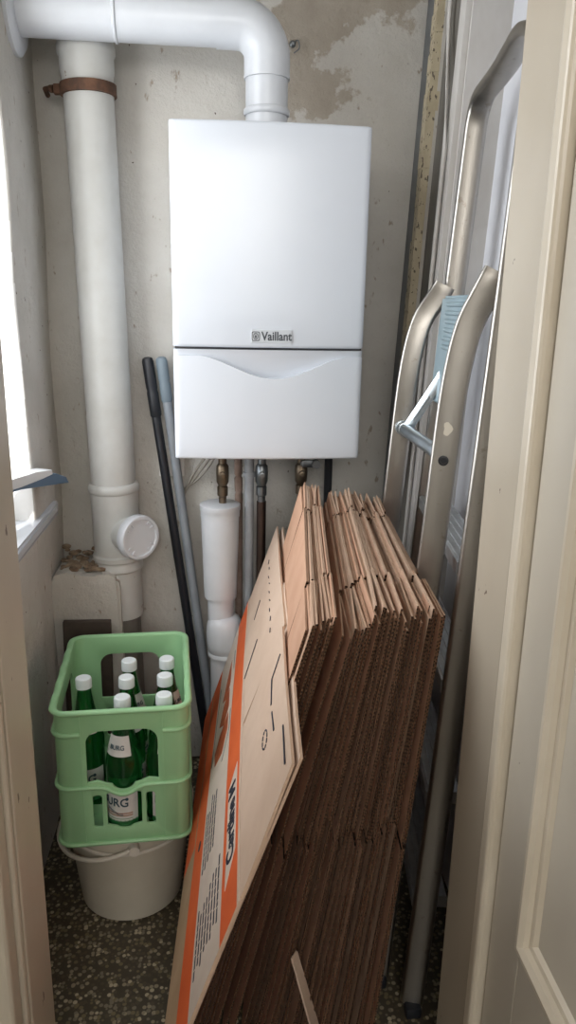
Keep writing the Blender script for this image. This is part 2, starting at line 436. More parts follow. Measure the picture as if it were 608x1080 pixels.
# open leaf: stile, bottom rail, recessed panel with moulding
leaf = struct(empty('door_2'), 'open cream panelled door leaf')
LX, LT = JR+.012, .04
bm = boxes((LX, LX+LT, .792, .888, .01, 2.03), (LX, LX+LT, .16, .235, .01, 2.03), (LX, LX+LT, .235, .792, .01, .545), (LX, LX+LT, .235, .792, 1.93, 2.03), bev=.002)
mesh_obj('door_stile', bm, M['door_white'], leaf)
bm = boxes((LX+.014, LX+.03, .23, .797, .54, 1.935)); mesh_obj('door_panel', bm, M['door_white'], leaf)
bm = bmesh.new()
fr = [(LX+.002, .792, .545), (LX+.002, .792, 1.93), (LX+.002, .235, 1.93), (LX+.002, .235, .545)]
def ring_mould(bm, inset0, x0, inset1, x1):
    def rect(i, x): return [bm.verts.new(p) for p in ((x, .792-i, .545+i), (x, .792-i, 1.93-i), (x, .235+i, 1.93-i), (x, .235+i, .545+i))]
    a, b = rect(inset0, x0), rect(inset1, x1)
    for k in range(4): bm.faces.new((a[k], a[(k+1) % 4], b[(k+1) % 4], b[k]))
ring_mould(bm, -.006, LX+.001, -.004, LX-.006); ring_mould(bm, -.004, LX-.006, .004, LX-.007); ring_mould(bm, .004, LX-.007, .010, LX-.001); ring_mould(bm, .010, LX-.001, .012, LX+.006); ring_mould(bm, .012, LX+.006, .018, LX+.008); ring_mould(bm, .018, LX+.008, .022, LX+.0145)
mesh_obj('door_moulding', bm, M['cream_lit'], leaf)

# masonry ledge in the corner
bm = bmesh.new(); nx = 10
top = [(-.445+.175*i/nx, .668+random.uniform(-.008, .008)-(.02 if i == nx else 0)) for i in range(nx+1)]
prism(bm, [(-.445, 0)] + [(-.262, 0)] + [(-.264, .30), (-.266, .63)] + top[::-1], 1.935, 2.11, lambda x, y, z: (x, z, y))
bmesh.ops.bevel(bm, geom=[e for e in bm.edges if e.calc_length() > .1 and e.verts[0].co.z > .6 and e.verts[1].co.z > .6 or (abs(e.verts[0].co.x+.264) < .01 and e.verts[0].co.y < 1.95 and e.verts[1].co.y < 1.95)], offset=.008, segments=2, affect='EDGES')
lg = struct(mesh_obj('wall_ledge', bm, M['plaster'], smooth=50), 'low plastered ledge in the corner')
bm = bmesh.new()
rr = random.Random(3)
for k in range(70):
    x, y = rr.uniform(-.43, -.29), rr.uniform(1.96, 2.09); s = rr.uniform(.004, .013)
    bmesh.ops.create_icosphere(bm, subdivisions=1, radius=s, matrix=Matrix.Translation((x, y, .668+s*.4+.03*max(0, (y-2.03)/.06)*rr.random())) @ Matrix.Diagonal((1.3, 1, .7, 1)))
tag(mesh_obj('mortar_rubble', bm, M['foam']), 'brown crumbled mortar lying on the corner ledge', 'rubble', kind='stuff')

# ------------------------------------------------------------------ boiler
BX0, BX1, BY, BZ0, BZ1 = -.101, .333, 1.757, 1.016, 1.739
cx = (BX0+BX1)/2; bw = BX1-BX0
boiler = empty('wall_boiler', (cx, 1.93, BZ0), 'white wall-hung gas boiler with grey badge above the seam', 'boiler')
def bloc(bm):
    for v in bm.verts: v.co -= V((cx, 1.93, BZ0))
    return bm
def front_y(x): return BY - .012*(1-((x-cx)/(bw/2))**2)
def side_round(i, n):  # cos spacing at edges
    t = i/n; return BX0 + bw*t
def shell_panel(z0f, z1, rows, push=None):
    """curved front cover from z0 to z1 with rounded vertical edges and a thickness; z0f list of functions of x for rows"""
    bm = bmesh.new(); n = 72; R = .012
    xs = []; 
    for k in range(6): a = PI/2*k/5; xs.append((BX0+R-R*math.cos(a), R-R*math.sin(a)))
    for i in range(1, n): xs.append((BX0+R+(bw-2*R)*i/n, 0))
    for k in range(6): a = PI/2*(5-k)/5; xs.append((BX1-R+R*math.cos(a), R-R*math.sin(a)))
    grid = []
    for zf, pf in rows:
        grid.append([bm.verts.new((x, front_y(x)+d+pf(x), zf(x))) for x, d in xs])
    for a, b in zip(grid, grid[1:]):
        for i in range(len(xs)-1): bm.faces.new((a[i], a[i+1], b[i+1], b[i]))
    # returns to the casing
    yb = BY+.07
    for row in (grid[0], grid[-1]):
        back = [bm.verts.new((v.co.x, yb, v.co.z)) for v in row]
        for i in range(len(xs)-1): bm.faces.new((row[i], row[i+1], back[i+1], back[i]))
        if row is grid[0]: lo_b = back
        else: hi_b = back
    for i in (0, len(xs)-1):
        col = [g[i] for g in grid]
        try: bm.faces.new(col + [hi_b[i], lo_b[i]])
        except Exception: pass
    return bm
C = lambda c: (lambda x: c)
Z0 = C(0)
def bev_rows(z0, z1, r=.006, lo=True, hi=True):
    rows = []
    if lo: rows += [(C(z0+r-r*math.cos(a)), C(r-r*math.sin(a))) for a in (0, PI/6, PI/3)]
    rows += [(C(z0+(r if lo else 0)), Z0)]
    k = 6
    for i in range(1, k): rows.append((C(z0+(z1-z0)*i/k), Z0))
    rows += [(C(z1-(r if hi else 0)), Z0)]
    if hi: rows += [(C(z1-r+r*math.sin(a)), C(r-r*math.cos(a))) for a in (PI/6, PI/3, PI/2)]
    return rows
bm = bmesh.new(); box(bm, BX0+.002, BX1-.002, BY+.05, 2.096, BZ0+.02, BZ1-.006, bev=.006)
mesh_obj('casing', bloc(bm), M['white_gloss'], boiler, smooth=30)
bm = shell_panel(None, None, bev_rows(1.2725, BZ1, .008)); mesh_obj('front_cover', bloc(bm), M['white_gloss'], boiler, smooth=40)
def dip(x):
    t = (x-cx-.012)/.172
    return 1.2535 - (.050*(.5+.5*math.cos(PI*t))**.85 if abs(t) < 1 else 0)
rows = [(C(BZ0+.008-.008*math.cos(a)), C(.008-.008*math.sin(a))) for a in (0, PI/6, PI/3, PI/2)]
for i in range(1, 9): rows.append(((lambda x, i=i: BZ0+.008+(dip(x)-BZ0-.008)*i/8), Z0))
zt = 1.2680
rows.append(((lambda x: dip(x)+.0008), (lambda x: .006+.018*min(1, (1.2535-dip(x))/.05))))
for i in range(1, 7):
    rows.append(((lambda x, i=i: dip(x)+.0008+(zt-dip(x)-.0008)*i/6), (lambda x, i=i: (.006+.018*min(1, (1.2535-dip(x))/.05))*(1-i/6)**.8)))
bm = shell_panel(None, None, rows); mesh_obj('lower_flap', bloc(bm), M['white_gloss'], boiler, smooth=28)
bm = boxes((BX0+.004, BX1-.004, BY+.006, BY+.06, 1.262, 1.279)); mesh_obj('seam_shade', bloc(bm), M['dark_gap'], boiler)  # dark strip paints the shade in the gap between the covers
bm = boxes((BX0+.02, BX1-.02, BY+.03, 2.09, BZ0+.004, BZ0+.022)); mesh_obj('bottom_plate', bloc(bm), M['dark_gap'], boiler)
# badge
bx, bz = .120, 1.2985; fy = front_y(bx)-.001
bm = bmesh.new(); box(bm, bx-.046, bx+.046, fy-.001, fy+.004, bz-.0145, bz+.0145, bev=.0012)
bd = mesh_obj('badge', bloc(bm), M['grey_label'], boiler)
bm = text_bm('Vaillant', .0262, lambda x, y, z: (bx+.0115+x*.88, fy-.0012-z, bz+y*1.02-.0005), bold=.0006)
# hare-in-egg emblem: rounded square ring, egg ring, hare blob with ears
def flat(bm, poly): prism(bm, poly, fy-.0018, fy-.0005, lambda x, y, z: (x, z, y))
def ring2(bm, o, i):
    n = len(o)
    for k in range(n):
        q = [o[k], o[(k+1) % n], i[(k+1) % n], i[k]]; flat(bm, q)
ex, ez = bx-.0355, bz
sq = [(ex+x, ez+y) for x, y in rrect(.0185, .0205, .004)]; sqi = [(ex+x, ez+y) for x, y in rrect(.0155, .0175, .003)]
ring2(bm, sq, sqi)
eg = [(ex+.0058*math.cos(a), ez+.0075*math.sin(a)) for a in [2*PI*k/18 for k in range(18)]]; egi = [(ex+.0043*math.cos(a), ez+.006*math.sin(a)) for a in [2*PI*k/18 for k in range(18)]]
ring2(bm, eg, egi)
flat(bm, [(ex+.0022*math.cos(a), ez-.0015+.0028*math.sin(a)) for a in [2*PI*k/12 for k in range(12)]])
flat(bm, [(ex-.0016, ez), (ex-.0006, ez), (ex-.0008, ez+.0042), (ex-.0016, ez+.0042)]); flat(bm, [(ex+.0004, ez), (ex+.0014, ez), (ex+.0016, ez+.0042), (ex+.0008, ez+.0042)])
mesh_obj('lettering', bloc(bm), M['ink'], bd)

# ------------------------------------------------------------------ flue
flue = empty('flue_pipe', (.115, 1.93, 1.74), 'white flue pipe from the boiler top elbowing into the side wall', 'flue')
def at(o, bm):
    for v in bm.verts: v.co -= o.location
    return bm
FZ, FR = 1.975, .0495
bm = bmesh.new(); tube(bm, [(-.45, 1.93, FZ), (.012, 1.93, FZ-.002)], FR, 40); mesh_obj('horizontal_pipe', at(flue, bm), M['white_pvc'], flue, smooth=50)
bm = bmesh.new()
pts = [(.0, 1.93, FZ-.002), (.03, 1.93, FZ-.002)] + [(.045+.07*math.sin(a), 1.93, FZ-.072+.07*math.cos(a)) for a in [PI/2*k/10 for k in range(1, 11)]] + [(.115, 1.93, 1.862)]
tube(bm, pts, FR+.003, 40, ref=(0, 1, 0)); mesh_obj('elbow', at(flue, bm), M['white_pvc'], flue, smooth=50)
bm = bmesh.new(); lathe(bm, [(FR-.001, 0), (FR-.001, .13)], (.115, 1.93, 1.736), n=40); mesh_obj('vertical_pipe', at(flue, bm), M['white_pvc'], flue, smooth=50)
bm = bmesh.new(); lathe(bm, [(FR+.001, 0), (FR+.004, .003), (FR+.004, .012), (FR, .016)], (.115, 1.93, 1.786), n=40, cap0=False, cap1=False)
mesh_obj('collar', at(flue, bm), M['white_pvc'], flue, smooth=50); bm = bmesh.new()
lathe(bm, [(FR+.001, 0), (FR+.0035, .002), (FR+.0035, .006), (FR+.001, .008)], (-.225, 1.93, FZ-.001), (1, 0, 0), n=40)
mesh_obj('collar', at(flue, bm), M['white_pvc'], flue, smooth=50)
bm = bmesh.new(); lathe(bm, [(FR, 0), (.088, 0), (.088, .014), (.078, .022), (FR, .022)], (-.449, 1.93, FZ), (1, 0, 0), n=40); mesh_obj('wall_flange', at(flue, bm), M['white_pvc'], flue, smooth=50)

# ------------------------------------------------------------------ drain pipe
dp = empty('drain_pipe', (-.28, 2.02, 0), 'grey-white soil pipe with rusty clamp standing in the corner', 'pipe')
def dx(z): return -.3035+(2.0-z)*.0195
def dl(z): return (dx(z), 2.02, z)
def dpipe(name, prof, mat=None, n=36):
    bm = bmesh.new()
    o = dl(prof[0][1]); ax = V(dl(prof[-1][1]))-V(dl(prof[0][1]))
    lathe(bm, [(r, (h-prof[0][1])) for r, h in prof], o, ax, n=n)
    return mesh_obj(name, at(dp, bm), mat or M['old_pvc'], dp, smooth=45)
dpipe('pipe_shaft', [(.0585, .88), (.0585, 1.87)])
dpipe('upper_socket', [(.0585, 1.86), (.061, 1.875), (.063, 1.885), (.063, 1.915), (.067, 1.920), (.067, 1.937), (.064, 1.942), (.064, 2.3), ])
dpipe('coupling_ring', [(.060, .872), (.066, .876), (.068, .882), (.068, .890), (.065, .897), (.0585, .900)])
dpipe('socket', [(.0615, .69), (.062, .70), (.062, .83), (.0635, .84), (.0635, .876), ])
dpipe('lower_collar', [(.060, .655), (.0665, .660), (.0665, .672), (.063, .676), (.063, .684), (.068, .688), (.068, .699), (.062, .704)])
dpipe('lower_pipe', [(.060, .52), (.0605, .53), (.0605, .66)]); dpipe('floor_pipe', [(.052, 0), (.052, .525)], M['grey_wood'])
cd = V((.66, -.75, .02)).normalized(); co = V(dl(.765))+cd*.045
bm = bmesh.new(); lathe(bm, [(.048, 0), (.050, .03), (.052, .034), (.052, .044)], co, cd, n=36); br = mesh_obj('inspection_branch', at(dp, bm), M['old_pvc'], dp, smooth=45)
bm = bmesh.new(); lathe(bm, [(.058, .042), (.0605, .045), (.0605, .064), (.057, .069), (.050, .069), (.048, .065), (.0, .065)], co, cd, n=40, cap1=False)
a, b, d = basis(cd)
for k in range(4):  # grip lugs on the cap
    t = PI/4+k*PI/2
    for s in (-.2, .2):
        p = co+cd*.066+(a*math.cos(t+s)+b*math.sin(t+s))*.038; q = co+cd*.066+(a*math.cos(t+s)+b*math.sin(t+s))*.049
        tube(bm, [p, q], .002, 6)
mesh_obj('inspection_cap', at(dp, bm), M['white_pvc'], dp, smooth=40)
cl = dpipe('clamp_band', [(.0595, 1.832), (.0655, 1.833), (.0655, 1.857), (.0595, 1.858)], M['rust'])
bm = bmesh.new(); c0 = V(dl(1.845))
box(bm, c0.x-.080, c0.x-.060, 2.012, 2.03, 1.834, 1.856, bev=.002); tube(bm, [(c0.x-.068, 2.02, 1.852), (c0.x-.105, 2.045, 1.850), (c0.x-.11, 2.10, 1.850)], .006, 10)
lathe(bm, [(.009, 0), (.009, .008)], (c0.x-.082, 2.022, 1.846), (-1, .2, 0), n=6)
mesh_obj('clamp_bolt', at(dp, bm), M['rust'], dp, smooth=40)

# ------------------------------------------------------------------ fittings under the boiler
def loc_empty(name, p, label, cat, group=None): return empty(name, p, label, cat, group)
PY = 1.95
trap = loc_empty('siphon_trap', (.003, PY, .2), 'white tapered plastic waste trap hanging under the boiler', 'pipe')
bm = bmesh.new(); lathe(bm, [(.044, 0), (.0445, .004), (.0505, .225), (.052, .226), (.052, .242), (.0535, .244), (.0535, .258), (.046, .262), (.0, .262)], (.003, PY, .597), n=36, cap1=False); mesh_obj('trap_body', at(trap, bm), M['white_pvc'], trap, smooth=40)
bm = bmesh.new(); lathe(bm, [(.036, 0), (.036, .06), (.042, .062), (.042, .07)], (.004, PY, .53), n=30); mesh_obj('trap_neck', at(trap, bm), M['white_pvc'], trap, smooth=40)
bm = bmesh.new()
lathe(bm, [(.040, 0), (.046, .004), (.049, .03), (.0505, .06), (.048, .09), (.040, .105), (.03, .112)], (.014, PY-.006, .43), n=32)
lathe(bm, [(.047, 0), (.047, .012), (.043, .016)], (.014, PY-.006, .425), n=32)
tube(bm, [(.047, PY-.035, .53), (.058, PY-.04, .50), (.062, PY-.035, .47)], .0018, 6)
mesh_obj('trap_elbow', at(trap, bm), M['white_pvc'], trap, smooth=50)
bm = bmesh.new(); lathe(bm, [(.040, 0), (.040, .43)], (.014, PY, 0), n=28); mesh_obj('waste_pipe', at(trap, bm), M['white_pvc'], trap, smooth=50)

def valve(name, x, y, ztop, zbot, mat, label, lever=None, pipe=None, pr=.009, nm='valve'):
    e = loc_empty(name, (x, y, zbot), label, 'valve')
    bm = bmesh.new(); h = ztop-zbot
    lathe(bm, [(.010, 0), (.010, h*.12), (.014, h*.14), (.014, h*.28), (.011, h*.3), (.016, h*.36), (.017, h*.5), (.016, h*.62), (.011, h*.66), (.011, h*.74), (.015, h*.76), (.015, h*.92), (.010, h*.94), (.010, h)], (x, y, zbot), n=12)
    lathe(bm, [(.008, 0), (.008, .018), (.005, .019), (.005, .022)], (x, y-.012, zbot+h*.5), (0, -1, 0), n=10)
    mesh_obj('valve_body', at(e, bm), mat, e, smooth=35)
    if lever:
        bm = bmesh.new(); box(bm, x, x+lever, y-.03, y-.024, zbot+h*.62, zbot+h*.74, bev=.002); lathe(bm, [(.011, 0), (.011, .02)], (x+lever, y-.04, zbot+h*.68), (0, 1, 0), n=12)
        tube(bm, [(x, y-.027, zbot+h*.68), (x, y, zbot+h*.68)], .006, 8)
        mesh_obj('valve_lever', at(e, bm), M['nickel'], e, smooth=35)
    if pipe is not None:
        bm = bmesh.new(); tube(bm, [(x, y, zbot+.005), (x, y, pipe)], pr, 14); mesh_obj('valve_pipe', at(e, bm), M['copper_dark'], e, smooth=50)
    return e
valve('service_valve', .010, PY, 1.022, .856, M['brass'], 'brass valve screwed into the top of the white waste trap')
valve('gas_valve', .112, PY-.01, 1.022, .86, M['nickel'], 'dull grey valve on a dark pipe under the boiler middle', pipe=0, pr=.0125)
valve('lever_valve', .216, PY-.01, 1.022, .865, M['brass'], 'brass valve with side lever above the folded cartons', lever=.035, pipe=0, pr=.0105)
bm = bmesh.new(); tube(bm, fillet([(.052, 2.03, 1.03), (.052, 2.0, .95), (.055, 2.03, .85), (.056, 2.03, 0)], .04), .011, 14)
tag(mesh_obj('copper_pipe', bm, M['copper_paint'], smooth=50), 'pinkish painted pipe directly behind the white trap', 'pipe')
bm = bmesh.new(); tube(bm, [(.080, PY, 1.03), (.080, PY, 0)], .0125, 16); lathe(bm, [(.016, 0), (.016, .012)], (.080, PY, .93), n=16)
tag(mesh_obj('water_pipe', bm, M['grey_pipe'], smooth=50), 'pale grey pipe between the trap and the grey valve', 'pipe')
bm = bmesh.new(); tube(bm, [(.300, 2.02, 1.03), (.300, 2.02, 0)], .011, 14)
tag(mesh_obj('drain_hose', bm, M['black'], smooth=50), 'black hose dropping from the right end of the boiler', 'hose')
bm = bmesh.new()
for k in range(3): tube(bm, fillet([(.0+.006*k, 2.0, 1.03), (-.005-.006*k, 2.03, .97+.01*k), (-.05-.012*k, 2.07, .90+.004*k), (-.10, 2.088, .86-.01*k)], .05), .0035, 8)
tag(mesh_obj('wiring', bm, M['cable'], smooth=60), 'grey cables drooping from the boiler underside to the wall', 'cable')
bm = boxes((-.165, -.095, 2.085, 2.11, .90, .985), bev=.003)
tag(mesh_obj('socket_plate', bm, M['reveal']), 'pale rectangular plate on the wall behind the broom poles', 'wall plate')
bm = bmesh.new(); lathe(bm, [(.004, 0), (.004, .012), (.008, .014), (.008, .018), (.004, .022)], (.187, 2.108, 1.985), (0, -1, 0), n=12)
tube(bm, fillet([(.187, 2.09, 1.985), (.20, 2.085, 1.995), (.205, 2.09, 1.975), (.19, 2.09, 1.965)], .008), .0015, 6)
tag(mesh_obj('wall_screw', bm, M['nickel'], smooth=40), 'small metal screw in the bare plaster beside the flue elbow', 'screw')

# ------------------------------------------------------------------ poles
def pole(name, top, bot, r, mg, mp, glen, label):
    t, b = V(top), V(bot); d = (b-t).normalized(); e = empty(name, bot, label, 'broom handle')
    bm = bmesh.new(); tube(bm, [t+d*(glen-.01), b], r, 18); mesh_obj('pole_shaft', at(e, bm), mp, e, smooth=50)
    bm = bmesh.new(); L = glen
    lathe(bm, [(r*.5, 0), (r*1.05, .004), (r*1.22, .012), (r*1.22, L*.5), (r*1.1, L*.55), (r*1.22, L*.6), (r*1.22, L-.005), (r*1.0, L)], t, d, n=20); mesh_obj('grip', at(e, bm), mg, e, smooth=40)
pole('broom_handle', (-.187, 2.065, 1.228), (-.028, 2.03, 0), .0125, M['black'], M['black'], .16, 'black broom handle leaning on the back wall')
pole('mop_handle', (-.151, 2.067, 1.229), (-.005, 2.035, 0), .0125, M['grey_grip'], M['grey_pole'], .12, 'grey pole with blue-grey grip leaning beside the black one')

# scoop clamped at the window rail
def wedge(poly, back, sh):
    bm = bmesh.new(); f0 = [bm.verts.new(p) for p in poly]; b0 = [bm.verts.new((p[0]-back[0], p[1]+back[1], p[2]+back[2])) for p in poly]
    n = len(poly); bm.faces.new(f0); bm.faces.new(b0[::-1])
    for i in range(n): bm.faces.new((f0[i], f0[(i+1) % n], b0[(i+1) % n], b0[i]))
    bmesh.ops.bevel(bm, geom=bm.edges[:], offset=.0012, segments=1, affect='EDGES'); return bm
bm = wedge([(-.57, 1.43, .957), (-.442, 1.70, .957), (-.363, 1.84, .940), (-.367, 1.832, .956), (-.384, 1.804, .971), (-.408, 1.763, .967), (-.442, 1.70, .962), (-.57, 1.43, .962)], (.045, .02, 0), 0)
sc = mesh_obj('dust_scoop', bm, M['scoop'], smooth=40); tag(sc, 'slate-blue wedge-shaped scoop sticking out over the window sill', 'scoop')
bm = wedge([(-.57, 1.43, .9622), (-.442, 1.70, .9622), (-.408, 1.763, .9672), (-.390, 1.795, .9712), (-.391, 1.791, .983), (-.417, 1.744, .987), (-.44, 1.70, .986), (-.57, 1.43, .984)], (.04, .018, 0), 0)
mesh_obj('scoop_lit_top', bm, M['scoop_white'], sc)  # white piece paints the light on the scoop's upper face

# brown board behind crate
bm = bmesh.new(); box(bm, -.415, -.29, 0, .018, 0, .545, bev=.002)
for v in bm.verts: v.co.y += 1.86+.05*v.co.z/.6
tag(mesh_obj('wood_board', bm, M['brown_board']), 'dark brown board standing behind the green crate', 'board')

# ------------------------------------------------------------------ bucket
BKX, BKY, BKH = -.214, 1.565, .248
bk = empty('bucket', (BKX, BKY, 0), 'cream plastic bucket on the floor under the green crate', 'bucket')
bm = bmesh.new(); lathe(bm, [(.0, .001), (.112, .001), (.118, .006), (.141, .205), (.1425, .212), (.1425, .246), (.1405, .248), (.138, .246), (.115, .012), (.0, .010)], n=48, cap0=False, cap1=False); mesh_obj('bucket_body', bm, M['bucket'], bk, smooth=40)
bm = bmesh.new(); lathe(bm, [(.1415, .200), (.1475, .202), (.1475, .206), (.1435, .208)], n=48, cap0=False, cap1=False); lathe(bm, [(.1425, .234), (.150, .236), (.150, .246), (.1425, .249)], n=48, cap0=False, cap1=False); mesh_obj('bucket_rim', bm, M['bucket_handle'], bk, smooth=40)
bm = bmesh.new(); pts = []
for k in range(25):
    a = PI*k/24; r = .152+.010*math.sin(a); th = math.radians(-80)-a
    pts.append((r*math.cos(th), r*math.sin(th), .226-.050*math.sin(a)**.8))
tube(bm, pts, .0055, 10); mesh_obj('bucket_handle', bm, M['bucket_handle'], bk, smooth=60)
bm = bmesh.new()
for p in (pts[0], pts[-1]): lathe(bm, [(.012, 0), (.012, .018)], (V(p)*.94).to_tuple()[:2]+(.222,), (p[0], p[1], 0), n=14)
mesh_obj('handle_lug', bm, M['bucket_handle'], bk, smooth=40)

# ------------------------------------------------------------------ crate
CW, CD, CH, CT = .274, .365, .318, .007
crate = empty('bottle_crate', label='mint green plastic bottle crate on top of the bucket', cat='crate',
              mat=Matrix.Translation((-.213, 1.585, .250)) @ Matrix.Rotation(math.radians(3.4), 4, 'Z'))
def rr_ring(w, d, r, n=5): return rrect(w, d, r, n)
def crate_shell():
    bm = bmesh.new(); hs = [(0, -.004), (.006, 0), (CH-.006, 0), (CH, 0)]
    outer = [[bm.verts.new((x, y, h)) for x, y in rr_ring(CW+2*o, CD+2*o, .03)] for h, o in hs]
    inner = [[bm.verts.new((x, y, h)) for x, y in rr_ring(CW-2*CT, CD-2*CT, .024)] for h in (CH, .012)]
    seq = outer+inner; n = len(outer[0])
    for a, b in zip(seq, seq[1:]):
        for i in range(n): bm.faces.new((a[i], a[(i+1) % n], b[(i+1) % n], b[i]))
    bm.faces.new(outer[0][::-1]); bm.faces.new(inner[-1])
    return bm
def cutters():
    bm = bmesh.new()
    def arch(w, z0, z1, r, sag=0):
        p = [(-w/2, z0)]
        if sag: p += [(-w/2+.02, z0+.004), (-w/6-.01, z0-.004)] + [(w/6*math.sin(t), z0-sag*math.cos(t)) for t in [-PI/2*.8+PI*.8*k/8 for k in range(9)]] + [(w/6+.01, z0-.004), (w/2-.02, z0+.004)]
        p += [(w/2, z0)]
        p += [(w/2-r+r*math.cos(t), z1-r+r*math.sin(t)) for t in [PI/2*k/6 for k in range(7)]] + [(-w/2+r+r*math.cos(t), z1-r+r*math.sin(t)) for t in [PI/2+PI/2*k/6 for k in range(7)]]
        return p
    fr = lambda s: (lambda x, y, z: (x, s*z, y))
    for s in (-1, 1):
        prism(bm, arch(.146, .152, .272, .028, .022 if s < 0 else 0), CD/2-.03, CD/2+.03, fr(s))
    # lower windows of the front: slot, label window with curved ends, slot
    def off(poly, dx): return [(x+dx, y) for x, y in poly]
    slot = [(x, y+.083) for x, y in rrect(.019, .078, .006)]
    for s in (-1, 1):
        prism(bm, off(slot, -.055), CD/2-.03, CD/2+.03, fr(s)); prism(bm, off(slot, .055), CD/2-.03, CD/2+.03, fr(s))
        win = [(-.036, .048), (-.018, .043)] + [(.018*math.sin(t), .043-.006*math.cos(t)) for t in (-.6, 0, .6)] + [(.018, .043), (.036, .048), (.036, .124), (.018, .128), (0, .122), (-.018, .128), (-.036, .124)]
        prism(bm, win, CD/2-.03, CD/2+.03, fr(s))
    sd = lambda s: (lambda x, y, z: (s*z, x, y))
    for s in (-1, 1):
        prism(bm, arch(.20, .16, .275, .03), CW/2-.03, CW/2+.03, sd(s))
        for dx_ in (-.085, 0, .085): prism(bm, off([(x, y+.083) for x, y in rrect(.05, .078, .008)], dx_), CW/2-.03, CW/2+.03, sd(s))
    bmesh.ops.recalc_face_normals(bm, faces=bm.faces[:])
    return bm
sh = mesh_obj('crate_body', crate_shell(), M['crate'], crate)
ct = mesh_obj('cutter', cutters(), M['crate'], crate)
md = sh.modifiers.new('cut', 'BOOLEAN'); md.object = ct; md.operation = 'DIFFERENCE'; md.solver = 'EXACT'; md.use_self = True
bv = sh.modifiers.new('soft', 'BEVEL'); bv.width = .0015; bv.segments = 2; bv.angle_limit = math.radians(50)
dg = bpy.context.evaluated_depsgraph_get(); dg.update()
me = bpy.data.meshes.new_from_object(sh.evaluated_get(dg)); sh.modifiers.clear(); sh.data = me
for p in me.polygons: p.use_smooth = True
me.set_sharp_from_angle(angle=math.radians(35))
bpy.data.objects.remove(ct)
def ring_band(bm, z, r, grow, w=CW, d=CD, cr=.03, wave=None):
    pts = []
    base = rrect(w+2*grow, d+2*grow, cr+grow, 8)
    n = len(base); dens = []
    for i in range(n):
        a, b = V(base[i]), V(base[(i+1) % n]); k = max(1, int((b-a).length/.012))
        for j in range(k): dens.append(a+(b-a)*j/k)
    pts = [(p.x, p.y, z+(wave(p) if wave else 0)) for p in dens]
    sweep(bm, pts, [(r*math.cos(t)*1.0, r*.8*math.sin(t)) for t in [2*PI*i/8 for i in range(8)]], closed=True)
bm = bmesh.new(); ring_band(bm, CH-.002, .0075, .001, wave=lambda p: (.0025*math.sin(p.y*90) if abs(p.x) > CW/2-.02 and abs(p.y) < CD/2-.03 else 0)); mesh_obj('crate_rim', bm, M['crate'], crate, smooth=60)
bm = bmesh.new(); ring_band(bm, .006, .0055, .002); mesh_obj('crate_rib', bm, M['crate'], crate, smooth=60)
bm = bmesh.new(); ring_band(bm, .142, .0055, .0015, wave=lambda q: (-.021*(.5+.5*math.cos(PI*q.x/.05)) if abs(q.x) < .05 and q.y < -.1 else 0)); mesh_obj('crate_rib', bm, M['crate'], crate, smooth=60)
for sx in (-1, 1):  # upper rib wraps the side and both corner columns only
    bm = bmesh.new(); pp = [V((sx*.084, -CD/2, .266))]
    pp += [V((sx*(CW/2-.03+.0315*math.sin(t)), -CD/2+.03-.0315*math.cos(t), .266)) for t in [PI/2*k/6 for k in range(7)]]
    pp += [V((sx*(CW/2-.03+.0315*math.cos(t)), CD/2-.03+.0315*math.sin(t), .266)) for t in [PI/2*k/6 for k in range(7)]]
    pp += [V((sx*.084, CD/2, .266))]
    tube(bm, pp, .0055, 8); mesh_obj('crate_rib', bm, M['crate'], crate, smooth=60)
# raised corner columns edges
for sx in (-1, 1):
    for sy in (-1, 1):
        bm = bmesh.new(); box(bm, sx*.083-.0012, sx*.083+.0012, sy*CD/2-.0025, sy*CD/2+.0025, .01, CH-.01); mesh_obj('crate_seam', bm, M['crate'], crate)
# inner divider grid, low
bm = bmesh.new()
for k in (1, 2): box(bm, -CW/2+CW*k/3-.0015, -CW/2+CW*k/3+.0015, -CD/2+.007, CD/2-.007, .012, .035)
for k in (1, 2, 3): box(bm, -CW/2+.007, CW/2-.007, -CD/2+CD*k/4-.0015, -CD/2+CD*k/4+.0015, .012, .034)
mesh_obj('crate_divider', bm, M['crate'], crate)

